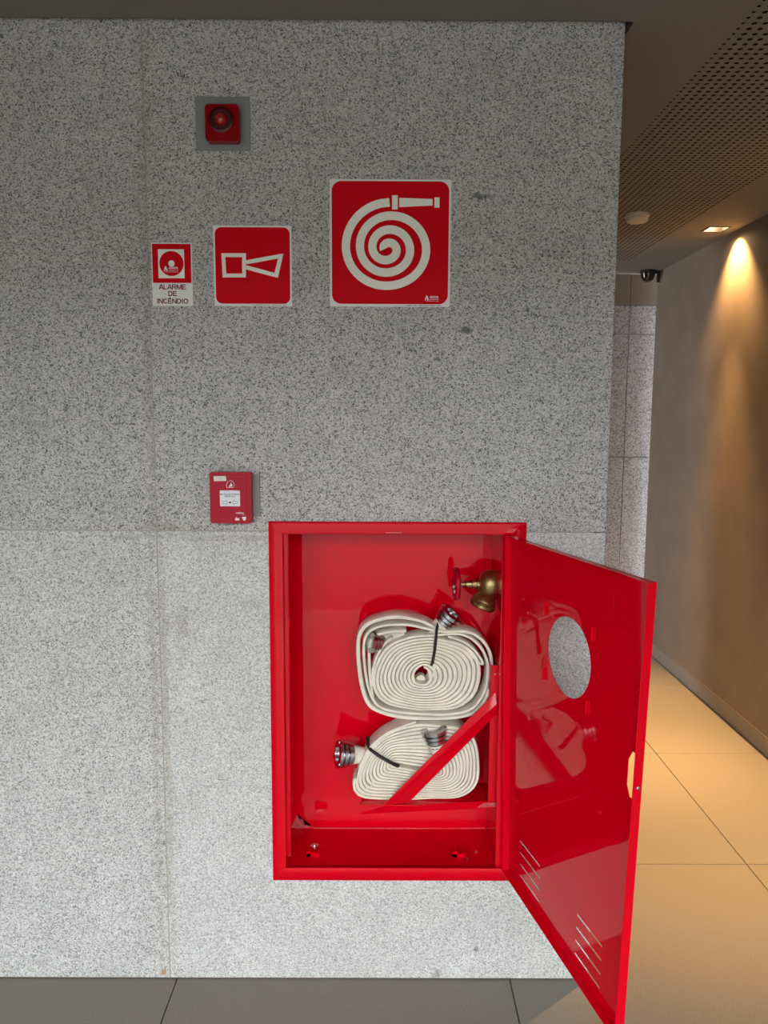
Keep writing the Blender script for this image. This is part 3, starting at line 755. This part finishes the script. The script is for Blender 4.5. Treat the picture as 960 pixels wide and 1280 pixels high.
# small fire-alarm sign
s3 = root('fire_alarm_sign', 'small upright white and red sign reading ALARME DE INCÊNDIO', 'sign', (0, 0, 0))
x0, x1, z0, z1 = -.6010, -.4955, 1.9140, 2.0740
pobj('plate', M_WHITE, s3, rrect(x0, x1, z0, z1, .003), -.0032, -.0002)
zz = ch(200, 292)[1]
bobj('red_field', M_SRED, s3, (x0+.0025, x1-.0028, -.0037, -.0031, zz, z1-.0032))
a, b = ch(127, 100), ch(280, 266)
bobj('white_square', M_CREAM, s3, (a[0], b[0], -.0041, -.0036, b[1], a[1]))
c = ch(205, 182); r = .0315
pobj('red_disc', M_SRED, s3, [(c[0]+r*math.cos(2*math.pi*k/40), c[1]+r*math.sin(2*math.pi*k/40)) for k in range(40)], -.0045, -.0040)
pobj('white_dot', M_CREAM, s3, [(c[0]+.0082*math.cos(2*math.pi*k/20), c[1]+.0082*math.sin(2*math.pi*k/20)) for k in range(20)], -.0049, -.0044)
lp = ch(173, 213); maker_mark(s3, lp[0], lp[1], .0118, -.0046)
for body, cyy in (('ALARME', 315), ('DE', 353), ('INCÊNDIO', 396)):
    q = ch(211, cyy); caps('lettering', body, M_INK, s3, q[0], q[1], .0126, -.0033, sw=.20, sx=1.15)

# ================================================================== SIREN
sr = root('alarm_siren', 'dark red alarm siren with round lens on a square grey plate', 'siren', (0, 0, 0))
bobj('mounting_plate', M_GREY, sr, (-.4785, -.3395, -.004, -.0003, 2.302, 2.433), bevel=.001)
x0, x1, z0, z1 = -.4485, -.3625, 2.3165, 2.4055
bm = bmesh.new(); prism(bm, rrect(x0, x1, z0, z1, .010), -.030, -.0045); sb = fin('housing', bm, M_PLRED2, sr, smooth=40, bevel=.004, seg=3)
cx, cz = -.4075, 2.368
lobj('sound_ring', M_DKRED, sr, [(0, .0305), (.004, .0300), (.005, .027), (.0015, .025), (.0012, .0001)], (cx, -.0301, cz), (0, -1, 0), 32)
lobj('beacon_lens', M_LENS, sr, [(0, .0150), (.006, .0145), (.011, .012), (.0145, .007), (.0155, .0001)], (cx, -.0318, cz), (0, -1, 0), 24)
lobj('ring_rim', M_PLRED2, sr, [(0, .034), (.0045, .033), (.0055, .0312), (.003, .0302), (0, .0300)], (cx, -.0298, cz), (0, -1, 0), 32, closed=True)
for dx, dz in ((-.019, .004), (.019, .003), (0, -.024)):
    lobj('lens_screw', M_SCREW, sr, [(0, .0012), (.001, .0008), (.0011, .0001)], (cx+dx, -.0335, cz+dz), (0, -1, 0), 8)
lines('small_print', sr, cx-.017, cx+.020, z0+.0115, .0022, -.0302, 12, M_PLRED)

# ================================================================== CALL POINT
mc = root('manual_call_point', 'red manual fire call point with white break-glass label and arrows', 'call point', (0, 0, 0))
bobj('mounting_plate', M_GREY, mc, (-.452, -.3275, -.006, -.0003, 1.360, 1.474), bevel=.001)
x0, x1, z0, z1 = -.4545, -.3455, 1.3455, 1.4812
YB = -.040
bm = bmesh.new(); prism(bm, rrect(x0, x1, z0, z1, .006), YB, -.0065); fin('housing', bm, M_PLRED, mc, smooth=40, bevel=.003, seg=3)
def cm(cx, cy): return xz(255+cx/13.714, 582+cy/13.714, YB-.002)
a, b = cm(165, 190), cm(730, 965)
pobj('front_cover', M_PLRED, mc, rrect(a[0], b[0], b[1], a[1], .004), YB-.0022, YB-.0001, bevel=.001)
yc = YB-.0022
a, b = cm(272, 425), cm(620, 698)
lab = pobj('break_glass_label', M_LABEL, mc, rrect(a[0], b[0], b[1], a[1], .0025), yc-.0008, yc-.0001)
yl = yc-.0008
q = cm(446, 492); text('lettering', 'EM CASO DE INCÊNDIO', M_BLACK, lab, q[0], q[1], .0052, yl, bold=.02, sx=.92)
q = cm(446, 528); text('lettering', 'APERTE AQUI', M_BLACK, lab, q[0], q[1], .0052, yl, bold=.02, sx=.92)
q = cm(446, 632); rr = .0028
pobj('dot', M_BLACK, lab, [(q[0]+rr*math.cos(2*math.pi*k/20), q[1]+rr*math.sin(2*math.pi*k/20)) for k in range(20)], yl-.0002, yl)
def arrow(dirn, tipx):
    P = [cm(tipx, 632), cm(tipx-dirn*36, 592), cm(tipx-dirn*36, 612), cm(tipx-dirn*90, 612), cm(tipx-dirn*90, 652), cm(tipx-dirn*36, 652), cm(tipx-dirn*36, 672)]
    bm = bmesh.new(); ribbon(bm, P+[P[0]], .0009, yl-.0002, yl); fin('arrow', bm, M_BLACK, lab)
arrow(1, 410); arrow(-1, 482)
a, b = cm(165, 180), cm(385, 265)
tp = pobj('tape_label', M_TAPE, mc, [cm(165, 182), cm(372, 178), cm(386, 262), cm(170, 268)], yc-.0004, yc-.0001)
lines('small_print', tp, cm(245, 0)[0], cm(295, 0)[0], cm(0, 222)[1], .0014, yc-.0004, 4, M_BLACK)
bm = bmesh.new(); ribbon(bm, [cm(x_, y_) for x_, y_ in ((395, 378), (383, 330), (410, 278), (455, 250), (505, 285), (520, 320), (508, 375), (395, 378))], .0009, yc-.0003, yc); fin('flame_house_symbol', bm, M_WHITE, mc)
pobj('flame_symbol', M_WHITE, mc, [cm(430, 378), cm(432, 345), cm(455, 320), cm(462, 292), cm(480, 318), cm(485, 340), cm(478, 378), cm(465, 350), cm(450, 362)], yc-.0003, yc)
pobj('key_slot', M_BLACK, mc, [cm(398, 765), cm(455, 758), cm(470, 750), cm(488, 765), cm(470, 782), cm(455, 774)], yc-.0002, yc)
q = cm(615, 812); text('lettering', 'intelbras', M_WHITE, mc, q[0], q[1], .0072, yc, bold=.02, sx=.85)
lines('small_print', mc, cm(640, 0)[0], cm(705, 0)[0], cm(0, 842)[1], .0010, yc, 8, M_WHITE)
pobj('pictogram', M_WHITE, mc, [cm(535, 940), cm(535, 905), cm(550, 900), cm(556, 878), cm(566, 900), cm(605, 900), cm(605, 940)], yc-.0002, yc)
pobj('pictogram', M_WHITE, mc, [cm(655, 880), cm(720, 875), cm(722, 915), cm(705, 945), cm(675, 940), cm(672, 915), cm(655, 915)], yc-.0002, yc)
bm = bmesh.new(); ribbon(bm, [cm(250, 862), cm(510, 862)], .0006, yc-.0002, yc); fin('cover_seam', bm, M_DKRED, mc)

# ================================================================== CORRIDOR CEILING FITTINGS
sm = root('smoke_detector', 'round white smoke detector on the perforated ceiling strip', 'detector', (1.232, 1.83, ZC))
lobj('base', M_OFFWH, sm, [(0, .058), (.014, .058), (.016, .055)], (0, 0, 0), (0, 0, -1), 32)
lobj('chamber', M_OFFWH, sm, [(.0165, .048), (.022, .052), (.034, .048), (.040, .034), (.041, .0001)], (0, 0, 0), (0, 0, -1), 32)
dm = root('dome_camera', 'black dome security camera on the ceiling at the far corridor corner', 'camera', (1.772, 3.27, ZC))
lobj('base', M_BLKPL, dm, [(0, .050), (.016, .050), (.020, .046)], (0, 0, 0), (0, 0, -1), 28)
lobj('dome', M_DOME, dm, [(.0205, .046), (.042, .044), (.062, .034), (.074, .018), (.078, .0001)], (0, 0, 0), (0, 0, -1), 28)
bobj('ceiling_corner_bracket', M_TRIM, dm, (.052, .085, .01, .02, -.02, -.001), (.066, .085, .01, .02, -.075, -.02))
for k, (lx, ly) in enumerate(LAMPS):
    lab_ = ['recessed square downlight beside the beige wall, lit warm', 'recessed square downlight over the corridor in front of the granite corner', 'recessed square downlight nearest the porch'][k]
    dl = root('downlight', lab_, 'lamp', (lx, ly, ZC), 'corridor downlights')
    bm = bmesh.new(); grid_plate(bm, [-.058, -.048, .048, .058], [-.058, -.048, .048, .058], lambda a, b: abs(a) < .04 and abs(b) < .04, -.003, -.0003, ax='xy'); fin('trim_ring', bm, M_TRIM, dl)
    bm = bmesh.new(); grid_plate(bm, [-.052, -.050, .050, .052], [-.052, -.050, .050, .052], lambda a, b: abs(a) < .04 and abs(b) < .04, .0005, .13, ax='xy'); fin('housing', bm, M_TRIM, dl)
    bobj('housing_top', M_TRIM, dl, (-.052, .052, -.052, .052, .1301, .134))
    for s in (-1, 1):
        lobj('bulb', M_BULB, dl, [(0, .010), (.012, .020), (.026, .021), (.034, .014), (.036, .0001)], (.0, s*.024, .052), (0, 0, -1), 16)
    for sx, sz, en, ang, bl, tilt in ((.030, .0, LAMP_W, 92, .85, 20), (-.020, .008, POOL_W, 56, 1.0, -13)):      # wall-wash bulb and floor bulb
        ld = bpy.data.lights.new('downlight_beam', 'SPOT'); ld.energy = en; ld.color = LAMP_COL; ld.spot_size = math.radians(ang); ld.spot_blend = bl; ld.shadow_soft_size = .012
        lo = bpy.data.objects.new('downlight_beam', ld); COL.objects.link(lo); lo.parent = dl; lo.location = (sx, 0, sz); lo.rotation_euler = (0, -math.radians(tilt), 0)
